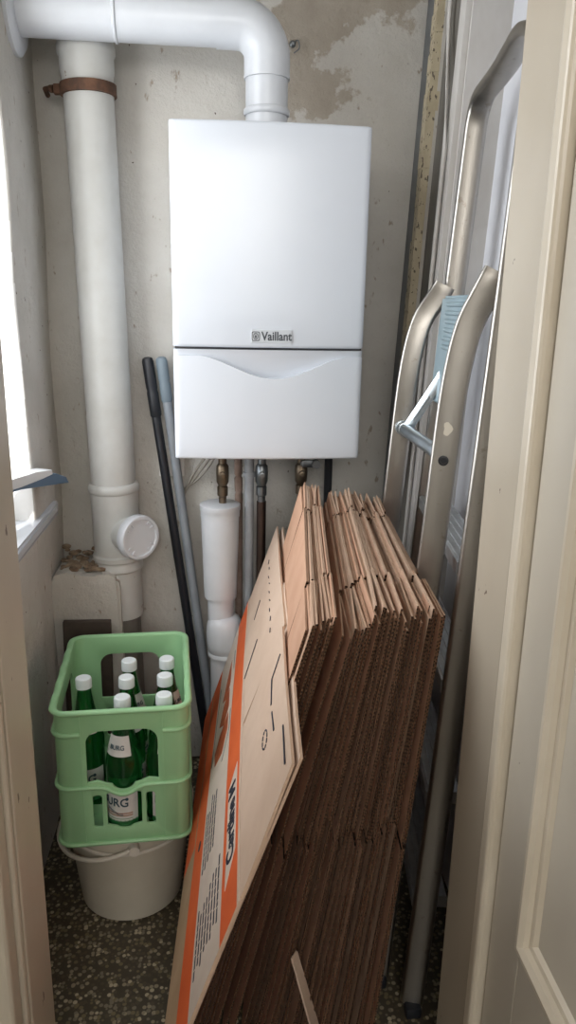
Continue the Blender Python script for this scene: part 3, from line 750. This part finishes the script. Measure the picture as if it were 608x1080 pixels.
# ------------------------------------------------------------------ bottles
def make_bottle():
    e = empty('water_bottle')
    bm = bmesh.new()
    prof = [(.0, .004), (.030, .0), (.036, .004), (.0385, .012), (.0385, .028), (.0375, .034), (.0375, .125), (.0385, .130), (.0385, .150), (.036, .165), (.030, .190), (.0215, .222), (.0165, .250), (.0145, .268), (.0145, .276), (.013, .279), (.0, .279)]
    lathe(bm, prof, n=28, cap0=False, cap1=False)
    mesh_obj('bottle_glass', bm, M['bottle'], e, smooth=50)
    bm = bmesh.new(); n = 40; caps = []
    for r, h in ((.0155, .268), (.0172, .2685), (.0172, .286)):
        caps.append([bm.verts.new(((r+(.0006 if i % 2 and r > .016 else 0))*math.cos(2*PI*i/n), (r+(.0006 if i % 2 and r > .016 else 0))*math.sin(2*PI*i/n), h)) for i in range(n)])
    for r, h in ((.0165, .2895), (.0148, .2908), (.0, .2908)):
        caps.append([bm.verts.new((max(r, 1e-4)*math.cos(2*PI*i/n), max(r, 1e-4)*math.sin(2*PI*i/n), h)) for i in range(n)])
    for a, b in zip(caps, caps[1:]):
        for i in range(n): bm.faces.new((a[i], a[(i+1) % n], b[(i+1) % n], b[i]))
    mesh_obj('screw_cap', bm, M['cap'], e, smooth=35)
    # body label (front half) with lettering and bands
    R = .0379
    def wrap(x, y, z, z0, Rr=R): a = -PI/2+x/Rr; return ((Rr+z)*math.cos(a), (Rr+z)*math.sin(a), z0+y)
    bm = bmesh.new(); lathe(bm, [(R, .020), (R, .094)], n=30, a0=-1.25, a1=1.25); 
    lb = mesh_obj('bottle_label', bm, M['label'], e, smooth=50)
    bm = text_bm('BURG', .026, lambda x, y, z: wrap(x-.008, y, z+.0004, .071), bold=.0003)
    for k in range(2):
        prism(bm, [(-.028+.056*i/12, .0755-k*.003+.005*math.cos(PI*i/12)-(.006 if 1 else 0)) for i in range(13)] + [(.028-.056*i/12, .0745-k*.003+.005*math.cos(PI*(12-i)/12)-.006) for i in range(13)], .0003, .0007, lambda x, y, z: wrap(x*.7-.006, y, z, -.018))
    lathe(bm, [(.0, 0), (.0035, 0), (.0035, .0006)], wrap(.022, 0, .0002, .080), (math.cos(-PI/2+.020/R), math.sin(-PI/2+.020/R), 0), n=12)
    mesh_obj('lettering', bm, M['label_ink'], lb)
    bm = bmesh.new()
    for z in (.041, .046): lathe(bm, [(R+.0003, z), (R+.0003, z+.003)], n=24, a0=-1.0, a1=.9)
    mesh_obj('label_stripe', bm, M['label_band'], lb)
    bm = bmesh.new()
    for z in (.029, .034): lathe(bm, [(R+.0003, z), (R+.0003, z+.002)], n=24, a0=-1.0, a1=.9)
    mesh_obj('label_print', bm, M['label_green'], lb)
    # neck label
    bm = bmesh.new(); lathe(bm, [(.0345, .1735), (.0318, .187), (.0272, .204), (.0245, .2145)], n=24, a0=-.95, a1=.95)
    nl = mesh_obj('neck_label', bm, M['label'], e, smooth=50)
    def nw(x, y, z): 
        rr_ = .0305-(y)*.27; a = -PI/2+x/.030; return ((rr_+z+.0006)*math.cos(a), (rr_+z+.0006)*math.sin(a), .1915+y)
    bm = text_bm('BURG', .0125, lambda x, y, z: nw(x, y, z), bold=.0002); mesh_obj('lettering', bm, M['label_ink'], nl)
    return e
def kids(o): return [c for c in bpy.data.objects if c.parent == o]
def copy_tree(o, parent=None):
    c = o.copy(); COL.objects.link(c)
    if parent: c.parent = parent
    for ch in kids(o): copy_tree(ch, c)
    return c
proto = make_bottle()
spots = [  # x, y in crate, turn, tilt x, tilt y, label
    (-.002, -.138, -24, 3, 1, 'green water bottle at the crate front, middle column, neck label in the handle hole'),
    (.082, -.137, 30, 3, 2, 'green water bottle in the near right corner of the crate'),
    (-.086, -.046, -8, 4, -1, 'green water bottle standing alone by the window side of the crate'),
    (.002, -.048, 20, 2, 1, 'green water bottle, second in the middle column behind the front one'),
    (.086, -.048, -16, 2, 1, 'green water bottle, second in the right column of the crate'),
    (.006, .044, 35, -2, 0, 'green water bottle, third and rearmost of the middle column'),
    (.090, .045, 55, -2, 1, 'green water bottle, rearmost of the right column in the crate'),
]
for i, (x, y, tw, tx, ty, lb) in enumerate(spots):
    o = proto if i == 0 else copy_tree(proto)
    tag(o, lb, 'bottle', 'green water bottles in the crate')
    tz = 0.0035
    o.matrix_world = crate.matrix_basis @ Matrix.Translation((x, y, .013+tz)) @ Matrix.Diagonal((1, 1, 1.045, 1)) @ Matrix.Rotation(math.radians(-tx*.5), 4, 'X') @ Matrix.Rotation(math.radians(ty*.5), 4, 'Y') @ Matrix.Rotation(math.radians(tw), 4, 'Z')

# ------------------------------------------------------------------ cartons
def sheet(bm, us, vs, fn, t, mats=(0, 0, 1, 1), mat_fn=None):
    """solid sheet on a u/v grid. fn(u,v,n)->pos. mats: outer, inner, u-edges, v-edges"""
    T = [[bm.verts.new(fn(u, v, t/2)) for v in vs] for u in us]; Bt = [[bm.verts.new(fn(u, v, -t/2)) for v in vs] for u in us]
    nu, nv = len(us), len(vs)
    def F(q, m):
        f = bm.faces.new(q); f.material_index = m
    for i in range(nu-1):
        for j in range(nv-1):
            mo = mat_fn((us[i]+us[i+1])/2, (vs[j]+vs[j+1])/2) if mat_fn else mats[0]
            F((T[i][j], T[i+1][j], T[i+1][j+1], T[i][j+1]), mo); F((Bt[i][j], Bt[i][j+1], Bt[i+1][j+1], Bt[i+1][j]), mats[1])
    for j in range(nv-1):
        F((T[0][j], T[0][j+1], Bt[0][j+1], Bt[0][j]), mats[2]); F((T[-1][j], Bt[-1][j], Bt[-1][j+1], T[-1][j+1]), mats[2])
    for i in range(nu-1):
        F((T[i][0], Bt[i][0], Bt[i+1][0], T[i+1][0]), mats[3]); F((T[i][-1], T[i+1][-1], Bt[i+1][-1], Bt[i][-1]), mats[3])
def lin(a, b, n): return [a+(b-a)*i/n for i in range(n+1)]

KMS = [[M['kraft'], M['corr'], M['kraft_edge']],
       [kraft('kraft_board_grey', rgb('#bfa48f'), rgb('#ab8f79')), corrugated('corrugated_ends_dark', rgb('#553f31'), rgb('#170f09')), M['kraft_edge']],
       [kraft('kraft_board_pink', rgb('#cba48b'), rgb('#bd947b')), corrugated('corrugated_ends_light', rgb('#6d5240'), rgb('#20150d')), kraft('kraft_crease_dark', rgb('#b3957e'), rgb('#967a65'))]]
NB = 26
ordn = ['', 'first', 'second', 'third', 'fourth', 'fifth', 'sixth', 'seventh', 'eighth', 'ninth', 'tenth', 'eleventh', 'twelfth', 'thirteenth']
ts = []
acc = 0
gaps = [1.0]*NB
gaps[6] = 2.8; gaps[7] = 1.4; gaps[11] = 1.25; gaps[19] = 1.2
tot = sum(gaps[1:])
rc = random.Random(5)
for i in range(NB):
    if i: acc += gaps[i]
    t = acc/tot
    s = .262+(.092-.262)*(t**.85)
    if i < 7: s = .262-.006*i
    Np = V((.137+(.352-.137)*t, 1.045+.035*t+rc.uniform(-.014, .012), .897+.015*t+rc.uniform(-.017, .012)))
    Fp = V((.200+(.386-.200)*t, 1.735-.075*t, Np.z+.058-.05*t+rc.uniform(-.006, .006)))
    d = (Fp-Np).normalized()
    w = V((-s, 0, -1)); w = (w-d*w.dot(d)).normalized(); n = d.cross(w).normalized()
    if n.x > 0: n = -n                                   # towards the window
    L = .685-.02*t+rc.uniform(-.02, .01)
    Hd = Np.z/abs(w.z)-.004
    # root at the lower near corner on the floor
    root_p = Np+w*Hd
    mat = Matrix(((d.x, n.x, -w.x, root_p.x), (d.y, n.y, -w.y, root_p.y), (d.z, n.z, -w.z, root_p.z), (0, 0, 0, 1)))
    if i < NB//2: lab = 'folded brown carton, %s to the right of the orange-printed one' % ordn[i+1]
    else: lab = 'folded brown carton, %s counted from the ladder side' % ordn[NB-i]
    root = empty('folded_carton', label=lab, cat='carton', group='folded brown moving cartons leaning in a stack', mat=mat)
    ph = rc.uniform(0, 6); amp = .002; KM = KMS[rc.choice((0, 0, 1, 2, 2))]
    TH = .0031
    U1, U2 = .165+rc.uniform(-.01, .01), .165+.355+rc.uniform(-.012, .012)
    VS = .425+rc.uniform(-.035, .03)
    def warp(u, v): return amp*math.sin(4.2*u+ph*.2)*math.sin(3.1*v+1)
    # local coords: x = u, y = offset, z = Hd - v
    for side, off in ((1, TH*.55), (-1, -TH*.55)):
        bm = bmesh.new()
        sheet(bm, lin(U1, U2, 5), lin(0, Hd, 10), lambda u, v, nn: (u, off+nn*1+warp(u, v)+(0 if v > .003 else -off*.5), Hd-v), TH, (0, 0, 1, 2))
        mesh_obj('side_panel', bm, KM, root)
        for far in (0, 1):
            for low in (0, 1):
                if far and low and side < 0: pass
                sl = .003+rc.uniform(0, .006)
                va, vb = (0+rc.uniform(-.008, .012), VS-sl) if not low else (VS+sl, Hd-rc.uniform(0, .006))
                if low: vb = min(vb, Hd-.002)
                sp = rc.uniform(-.006, .014 if not low else .022)*side if not far else rc.uniform(-.004, .012)*side
                if i == 0: sp = rc.uniform(0, .006)*side
                ln = rc.uniform(-.008, .004)
                if far: ua, ub = U2+.004, L+ln; f = lambda u: (u-U2)/(L-U2)
                else: ua, ub = U1-.004, 0+abs(ln); f = lambda u: (U1-u)/U1
                bm = bmesh.new()
                us = sorted(lin(ua, ub, 3)); vv = lin(va, vb, 8)
                wob = rc.uniform(-.0016, .0016)
                sheet(bm, us, vv, lambda u, v, nn: (u, off+nn+warp(u, v)+sp*f(u)*.45+wob*f(u)*math.sin(v*9+ph), Hd-v), TH*.95, (0, 0, 1, 2 if not low else 1))
                mesh_obj('flap', bm, KM, root)

    if i == 12:
        bm = bmesh.new(); sheet(bm, lin(-.050, -.018, 2), lin(Hd-.24, Hd-.05, 6), lambda u, v, nn: (u*(.55+2.4*(v-Hd+.24)), nn-.44*(v-Hd+.24)+.3*(-u), Hd-v), TH, (0, 0, 0, 0)); tf = mesh_obj('torn_strip', bm, [M['flap_beige']], root); tf['label'] = 'pale torn strip sticking out low on the near edge'

# ------------------------------------------------------------------ printed carton
P4 = V((.094, .83, .81)); P1 = V((.15, 1.892, .81)); Q = V((-.032, 1.904, .27))
d = (P1-P4).normalized(); nrm = d.cross(Q-P1).normalized()
if nrm.x > 0: nrm = -nrm
up = d.cross(nrm).normalized()
if up.z < 0: up = -up
OH, OL = .600, 1.068
org = P4-up*OH
mat = Matrix(((d.x, nrm.x, up.x, org.x), (d.y, nrm.y, up.y, org.y), (d.z, nrm.z, up.z, org.z), (0, 0, 0, 1)))
pc = empty('printed_carton', label='flattened off-white moving carton with orange stripes, leftmost of the leaning stack', cat='carton', mat=mat)
OM = [M['print_white'], M['kraft_edge'], M['flap_beige'], M['orange'], M['beige_low'], M['rust_orange'], M['navy']]
TO = .004
def pw(u, v): return .006*math.sin(PI*u/OL)*math.sin(PI*v/.6)
def om(u, v):
    if v < .225: return 2
    if v < .298: return 3
    if v < .440: return 0
    if v < .512: return 3
    if v < .52: return 4
    # orange block at the far end runs to the fold
    if u > .455: return 3
    return 4
vsb = [.2155, .225, .26, .298, .335, .37, .405, .44, .476, .512, .52, .56, .5985]
usb = sorted(set(lin(0.0, .455, 8) + lin(.455, OL, 9)))
bm = bmesh.new(); sheet(bm, usb, vsb, lambda u, v, nn: (u, nn+pw(u, v), OH-v), TO, (0, 2, 1, 2), om); body = mesh_obj('front_panel', bm, OM, pc)
# outlined motif on the white band: rust-orange leaning shapes with pale gaps, thin blue-grey keyline
def surf(u, v, h): return (u, TO/2+pw(u, v)+h, OH-v)
bm = bmesh.new()
mot = [[(.93, .335), (.80, .328), (.76, .352), (.80, .388), (.90, .352)], [(.775, .330), (.68, .322), (.65, .355), (.70, .395), (.755, .372)], [(.655, .322), (.585, .318), (.535, .35), (.56, .402), (.62, .412), (.645, .38)]]
for p in mot: prism(bm, p, 0, .0005, lambda x, y, z: surf(x, y, z))
mesh_obj('printed_motif', bm, M['rust_orange'], body)
bm = bmesh.new()
for a, b in (((.94, .312), (.56, .306)), ((.56, .306), (.50, .345)), ((.93, .425), (.60, .432))):
    a, b = V(a), V(b); q = V((-(b-a).y, (b-a).x)).normalized()*.003
    prism(bm, [tuple(a+q), tuple(b+q), tuple(b-q), tuple(a-q)], .0, .0005, lambda x, y, z: surf(x, y, z))
mesh_obj('printed_outline', bm, M['grey_strip'], body)
# white lozenge with bold lettering on the first stripe
bm = bmesh.new(); prism(bm, [(.085, .281), (.125, .236), (.345, .236), (.318, .281)], 0, .0006, lambda x, y, z: surf(x, y, z)); mesh_obj('printed_plate', bm, M['print_white'], body)
bm = text_bm('Cartline M', .047, lambda x, y, z: surf(.212+x*.93, .2585+y, .0008+z), bold=.0012, shear=.25)
# small print: rows of word-like dashes
rs = random.Random(8)
def small(u0, u1, v0, v1, rows):
    for k in range(rows):
        v = v0+(v1-v0)*k/(rows-1); u = u0+rs.uniform(0, .03)
        while u < u1-rs.uniform(0, .05):
            l = rs.uniform(.008, .026); prism(bm, [(u, v-.0022), (u+l, v-.0022), (u+l, v+.0022), (u, v+.0022)], 0, .0006, lambda x, y, z: surf(x, y, z)); u += l+.004
mesh_obj('lettering', bm, M['navy'], body)
bm = bmesh.new()
small(.27, .46, .365, .425, 5); mesh_obj('small_print', bm, M['navy'], body); bm = bmesh.new()
small(.05, .20, .318, .425, 8)
mesh_obj('small_print', bm, M['navy'], body); bm = bmesh.new()
prism(bm, [(.40+.012*math.cos(t), .470+.009*math.sin(t)) for t in [2*PI*k/10 for k in range(10)]], 0, .0006, lambda x, y, z: surf(x, y, z))
mesh_obj('printed_dot', bm, M['navy'], body)
# top flaps with slot at u=.43
for a, b, tw in ((0.003, .425, .004), (.437, OL-.004, -.001)):
    bm = bmesh.new()
    sheet(bm, lin(a, b, 6), lin(0, .2145, 5), lambda u, v, nn: (u, nn+pw(u, v)+tw*((.2145-v)/.21)-(.003*abs((u-(a+b)/2)/(b-a))), OH-v), TO, (2, 2, 1, 1)); fl = mesh_obj('top_flap', bm, OM, pc)
    bm = bmesh.new()
    def stroke(bm, a, b, w=.0016, hh=.0012):
        a, b = V(a), V(b); q = V((-(b-a).y, (b-a).x)).normalized()*w
        prism(bm, [tuple(a+q), tuple(b+q), tuple(b-q), tuple(a-q)], .0, hh, lambda x, y, z: surf(x, y, z+tw*((.2145-y)/.21)-(0)))
    if a > .4:
        stroke(bm, (.645, .135), (.605, .212)); mesh_obj('cut_line', bm, M['navy'], fl); bm = bmesh.new(); stroke(bm, (.83, .12), (.80, .16), .001); mesh_obj('cut_line', bm, M['navy'], fl); bm = bmesh.new()
        for k in range(9): stroke(bm, (.95-.05*k, .055+rs.uniform(0, .01)), (.935-.05*k, .055+rs.uniform(0, .01)), .001)
    else:
        stroke(bm, (.335, .012), (.322, .055)); stroke(bm, (.322, .055), (.25, .062)); mesh_obj('cut_line', bm, M['navy'], fl); bm = bmesh.new(); stroke(bm, (.225, .06), (.165, .055)); mesh_obj('cut_line', bm, M['navy'], fl); bm = bmesh.new(); stroke(bm, (.12, .018), (.03, .02), .0014); mesh_obj('cut_line', bm, M['navy'], fl); bm = bmesh.new()
        for k in range(10):
            t = 2*PI*k/10; stroke(bm, (.20+.022*math.cos(t), .095+.011*math.sin(t)), (.20+.022*math.cos(t+.45), .095+.011*math.sin(t+.45)), .001)
    mesh_obj('perforation', bm, M['navy'], fl)
# inner layer: second wall of the flat carton with its own flaps, and lower flaps that stand on the floor
bm = bmesh.new(); sheet(bm, lin(.015, OL-.01, 8), lin(.2155, .592, 4), lambda u, v, nn: (u, nn-.0065+pw(u, v), OH-v), TO, (2, 2, 1, 2)); mesh_obj('back_panel', bm, OM, pc)
for a, b, tw in ((.012, .64, -.001), (.655, OL-.015, -.010)):
    bm = bmesh.new(); sheet(bm, lin(a, b, 6), lin(-.006, .2145, 5), lambda u, v, nn: (u, nn-.0050+pw(u, v)+tw*((.2145-v)/.21)+.0012*math.sin(14*u)-.001, OH-v), TO, (2, 2, 1, 1)); mesh_obj('top_flap', bm, OM, pc)
inv = mat.inverted()
for a, b in ((.0, .42), (.435, OL-.01)):
    bm = bmesh.new()
    def lowf(u, v, nn):
        base = mat @ V((u, -.004+pw(u, .6), OH-.600)); z = base.z*(1-v)
        k = math.sin(v*PI/2)
        p = V((base.x+.010+.014*k - nn, base.y, max(.0, z)))
        return inv @ p
    sheet(bm, lin(a, b, 5), lin(0, 1, 5), lowf, TO, (4, 4, 1, 1)); mesh_obj('bottom_flap', bm, OM, pc)

# ------------------------------------------------------------------ ladder
ld = empty('step_ladder', (.38, 1.19, 0), 'tall aluminium stepladder with hoop rail leaning against the side wall', 'ladder')
def ladd(name, bm, m, sm=40): return mesh_obj(name, at(ld, bm), m, ld, smooth=sm)
RP = rrect(.046, .022, .008, 3)   # rail profile
# main frame with hoop: near leg -> over the top -> far leg
def nearB(z): return V((.380+.0620*z, 1.185+.03*z, z))
def farH(z): return V((.440+.0585*z, 1.715-.005*z, z))
ztop = 1.795
path = [nearB(.02), nearB(.7), nearB(1.4), nearB(1.72), V((.500, 1.30, ztop)), V((.533, 1.58, ztop+.0)), farH(1.745), farH(1.4), farH(.7), farH(.02)]
path = [path[0], path[1], path[2]] + fillet([nearB(1.4), nearB(1.72)+V((0, 0, .05)), V((.500, 1.34, ztop+.01)), V((.528, 1.52, ztop)), farH(1.785), farH(1.4)], [.08, .04, .05, .06], 7)[1:-1] + [farH(1.4), farH(.7), farH(.02)]
bm = bmesh.new()
# wide face turned to the room: profile axes fixed by ref = direction pointing away from the side wall
sweep(bm, path, [(b, a) for a, b in RP], ref=(.96, -.28, 0)); ladd('hoop_rail', bm, M['alu'])
# support frame stiles with bent tops
def nearA(z): return V((.325+.058*z, 1.258+.005*z, z))
def farF(z): return V((.345+.066*z, 1.695, z))
for nm, f, end in (('near', nearA, V((.449, 1.245, 1.425))), ('far', farF, V((.497, 1.70, 1.415)))):
    bm = bmesh.new(); p = [f(.012), f(.6)] + fillet([f(1.0), f(1.315)+V((.0, 0, .0)), end+V((-.006, 0, -.012)), end], [.17, .02], 10)
    sweep(bm, p, [(b, a) for a, b in rrect(.046, .024, .006, 3)], ref=(.96, -.28, 0)); st = ladd('support_stile', bm, M['alu'])
    if nm == 'near':
        bm = bmesh.new(); c = nearA(1.115); nrm2 = V((-.35, -.93, 0)).normalized()
        lathe(bm, [(.009, 0), (.009, .002), (.0055, .0025), (.0055, -.004)], c+nrm2*.0135+V((0, 0, .0)), nrm2, n=18); mesh_obj('hole_plug', at(ld, bm), M['black'], st)
        bm = bmesh.new(); c = nearA(1.17); prism(bm, [(.010*math.cos(t)*(.75+.25*math.cos(3*t)), .012*math.sin(t)) for t in [2*PI*k/14 for k in range(14)]], .0, .0008, lambda x, y, z: c+nrm2*(.0145+z)+V((.93, -.35, 0))*x+V((0, 0, y))); mesh_obj('sticker', at(ld, bm), M['sticker'], st)
# crossbar between support stiles + joint rings + link
p0, p1 = farF(1.105)+V((-.004, -.02, 0)), nearA(1.118)+V((0, .02, 0))
bm = bmesh.new(); tube(bm, [p0+V((0, .03, 0)), p1], .0130, 18); dd = (p1-p0).normalized()
for q in (p0+dd*.04, p0+dd*.005, p1-dd*.012): lathe(bm, [(.013, -.006), (.0165, -.005), (.0165, .005), (.013, .006)], q, dd, n=18)
ladd('crossbar', bm, M['steel'])
for z in (.30, .70):
    bm = bmesh.new(); tube(bm, [nearA(z), farF(z)], .011, 14); ladd('crossbar', bm, M['alu'])
bm = bmesh.new(); q0 = p0+dd*.05; q1 = V((.472, 1.585, 1.228))
sweep(bm, [q0, q0*.7+q1*.3, q1], rrect(.024, .005, .002, 2), ref=(-.6, -.8, 0)); 
sweep(bm, [q0*.8+q1*.2, q0*.35+q1*.65], rrect(.010, .008, .003, 2), ref=(-.6, -.8, 0))
lathe(bm, [(.013, 0), (.013, .012), (.006, .013), (.006, .018)], q1+V((.006, .004, 0)), (-.7, -.7, 0), n=16)
ladd('folding_link', bm, M['steel'])
# platform folded up between the legs, ribbed
def onp(y, z, o): # plane of the main frame
    t = (y-1.2)/(1.71-1.2); return V((nearB(z).x*(1-t)+farH(z).x*t-.012+o, y, z))
bm = bmesh.new()
for (y0, y1, z0, z1, o0, o1) in ((1.36, 1.66, 1.17, 1.392, -.022, -.006),):
    vs = [bm.verts.new(onp(y, z, o)) for z in (z0, z1) for y, o in ((y0, o0), (y1, o0), (y1, o1), (y0, o1))]
    fs = [bm.faces.new([vs[i] for i in q]) for q in ((0, 3, 2, 1), (4, 5, 6, 7), (0, 1, 5, 4), (1, 2, 6, 5), (2, 3, 7, 6), (3, 0, 4, 7))]
bmesh.ops.bevel(bm, geom=bm.edges[:], offset=.006, segments=3, affect='EDGES')
pf = ladd('platform', bm, M['platform'])
bm = bmesh.new()
for k in range(6):
    z = 1.375-.017*k; tube(bm, [onp(1.37, z, -.023), onp(1.58, z, -.023)], .0048, 8)
mesh_obj('platform_rib', at(ld, bm), M['platform'], pf, smooth=50)
# treads
for z in (.24, .47, .70, .925):
    bm = bmesh.new(); a, b = nearB(z), farH(z); q = (b-a).normalized(); s = V((q.y, -q.x, 0))
    a2, b2 = a+q*.015, b-q*.015
    prof = [(-.034, -.012), (.034, -.012), (.034, .012), (.03, .014), (-.03, .014), (-.034, .010)]
    sweep(bm, [a2+s*.012, b2+s*.012], [(x, y) for x, y in prof], ref=(0, 0, 1))
    tr = ladd('step_tread', bm, M['alu_tread'], 30)
    bm = bmesh.new()
    for k in range(5):
        o = -.028+.014*k; tube(bm, [a2-s*(-.012+o)+V((0, 0, .014)), b2-s*(-.012+o)+V((0, 0, .014))], .002, 6)
    mesh_obj('tread_groove', at(ld, bm), M['alu_tread'], tr)
# feet
for c in (nearB(.012), farH(.012), nearA(.012), farF(.012)):
    bm = bmesh.new(); box(bm, c.x-.016, c.x+.016, c.y-.027, c.y+.027, 0, .026, bev=.005); ladd('rubber_foot', bm, M['black'])

# ------------------------------------------------------------------ light, camera
w = bpy.data.worlds.new('daylight'); SC.world = w; w.use_nodes = True
bg = w.node_tree.nodes['Background']; bg.inputs['Color'].default_value = (.88, .94, 1, 1); bg.inputs['Strength'].default_value = .42
def area(name, loc, rot, sx, sy, power, color):
    l = bpy.data.lights.new(name, 'AREA'); l.shape = 'RECTANGLE'; l.size = sx; l.size_y = sy; l.energy = power; l.color = color
    o = bpy.data.objects.new(name, l); COL.objects.link(o); o.location = loc; o.rotation_euler = rot
    o['kind'] = 'helper'; return o
area('window_daylight', (-.64, 1.42, 1.56), (0, math.radians(-90), 0), 1.4, .74, 20, (.94, .97, 1))
area('hall_fill', (-.2, -1.8, 2.1), (math.radians(75), 0, 0), 1.6, .9, 42, (1, .97, .93))  # added fill lamp inside the closed hall

sl = bpy.data.lights.new('low_sun', 'SUN'); sl.energy = 6.0; sl.angle = math.radians(.6); sl.color = (1, .97, .92)
so = bpy.data.objects.new('low_sun', sl); COL.objects.link(so); so['kind'] = 'helper'
so.rotation_euler = V((.211, 1, -.42)).to_track_quat('-Z', 'Y').to_euler()

cam = bpy.data.cameras.new('camera'); co = bpy.data.objects.new('camera', cam); COL.objects.link(co); SC.camera = co
F, PITCH, YAW, ROLL, CHT = 800., 15.35, 5.4, 1.1, 1.37
p, y, r = map(math.radians, (PITCH, YAW, ROLL))
f = V((math.sin(y)*math.cos(p), math.cos(y)*math.cos(p), -math.sin(p))); rt = V((math.cos(y), -math.sin(y), 0)); dn = f.cross(rt)
rt2 = rt*math.cos(r)-dn*math.sin(r); dn2 = rt*math.sin(r)+dn*math.cos(r)
Rm = Matrix((rt2, -dn2, -f)).transposed()
co.matrix_world = Matrix.Translation((0, 0, CHT)) @ Rm.to_4x4()
cam.sensor_fit = 'VERTICAL'; cam.sensor_height = 36; cam.lens = F/1080*36; cam.clip_start = .02
SC.view_settings.view_transform = 'Standard'; SC.view_settings.look = 'None'; SC.view_settings.gamma = 1
SC.view_settings.use_curve_mapping = False; SC.view_settings.exposure = 0
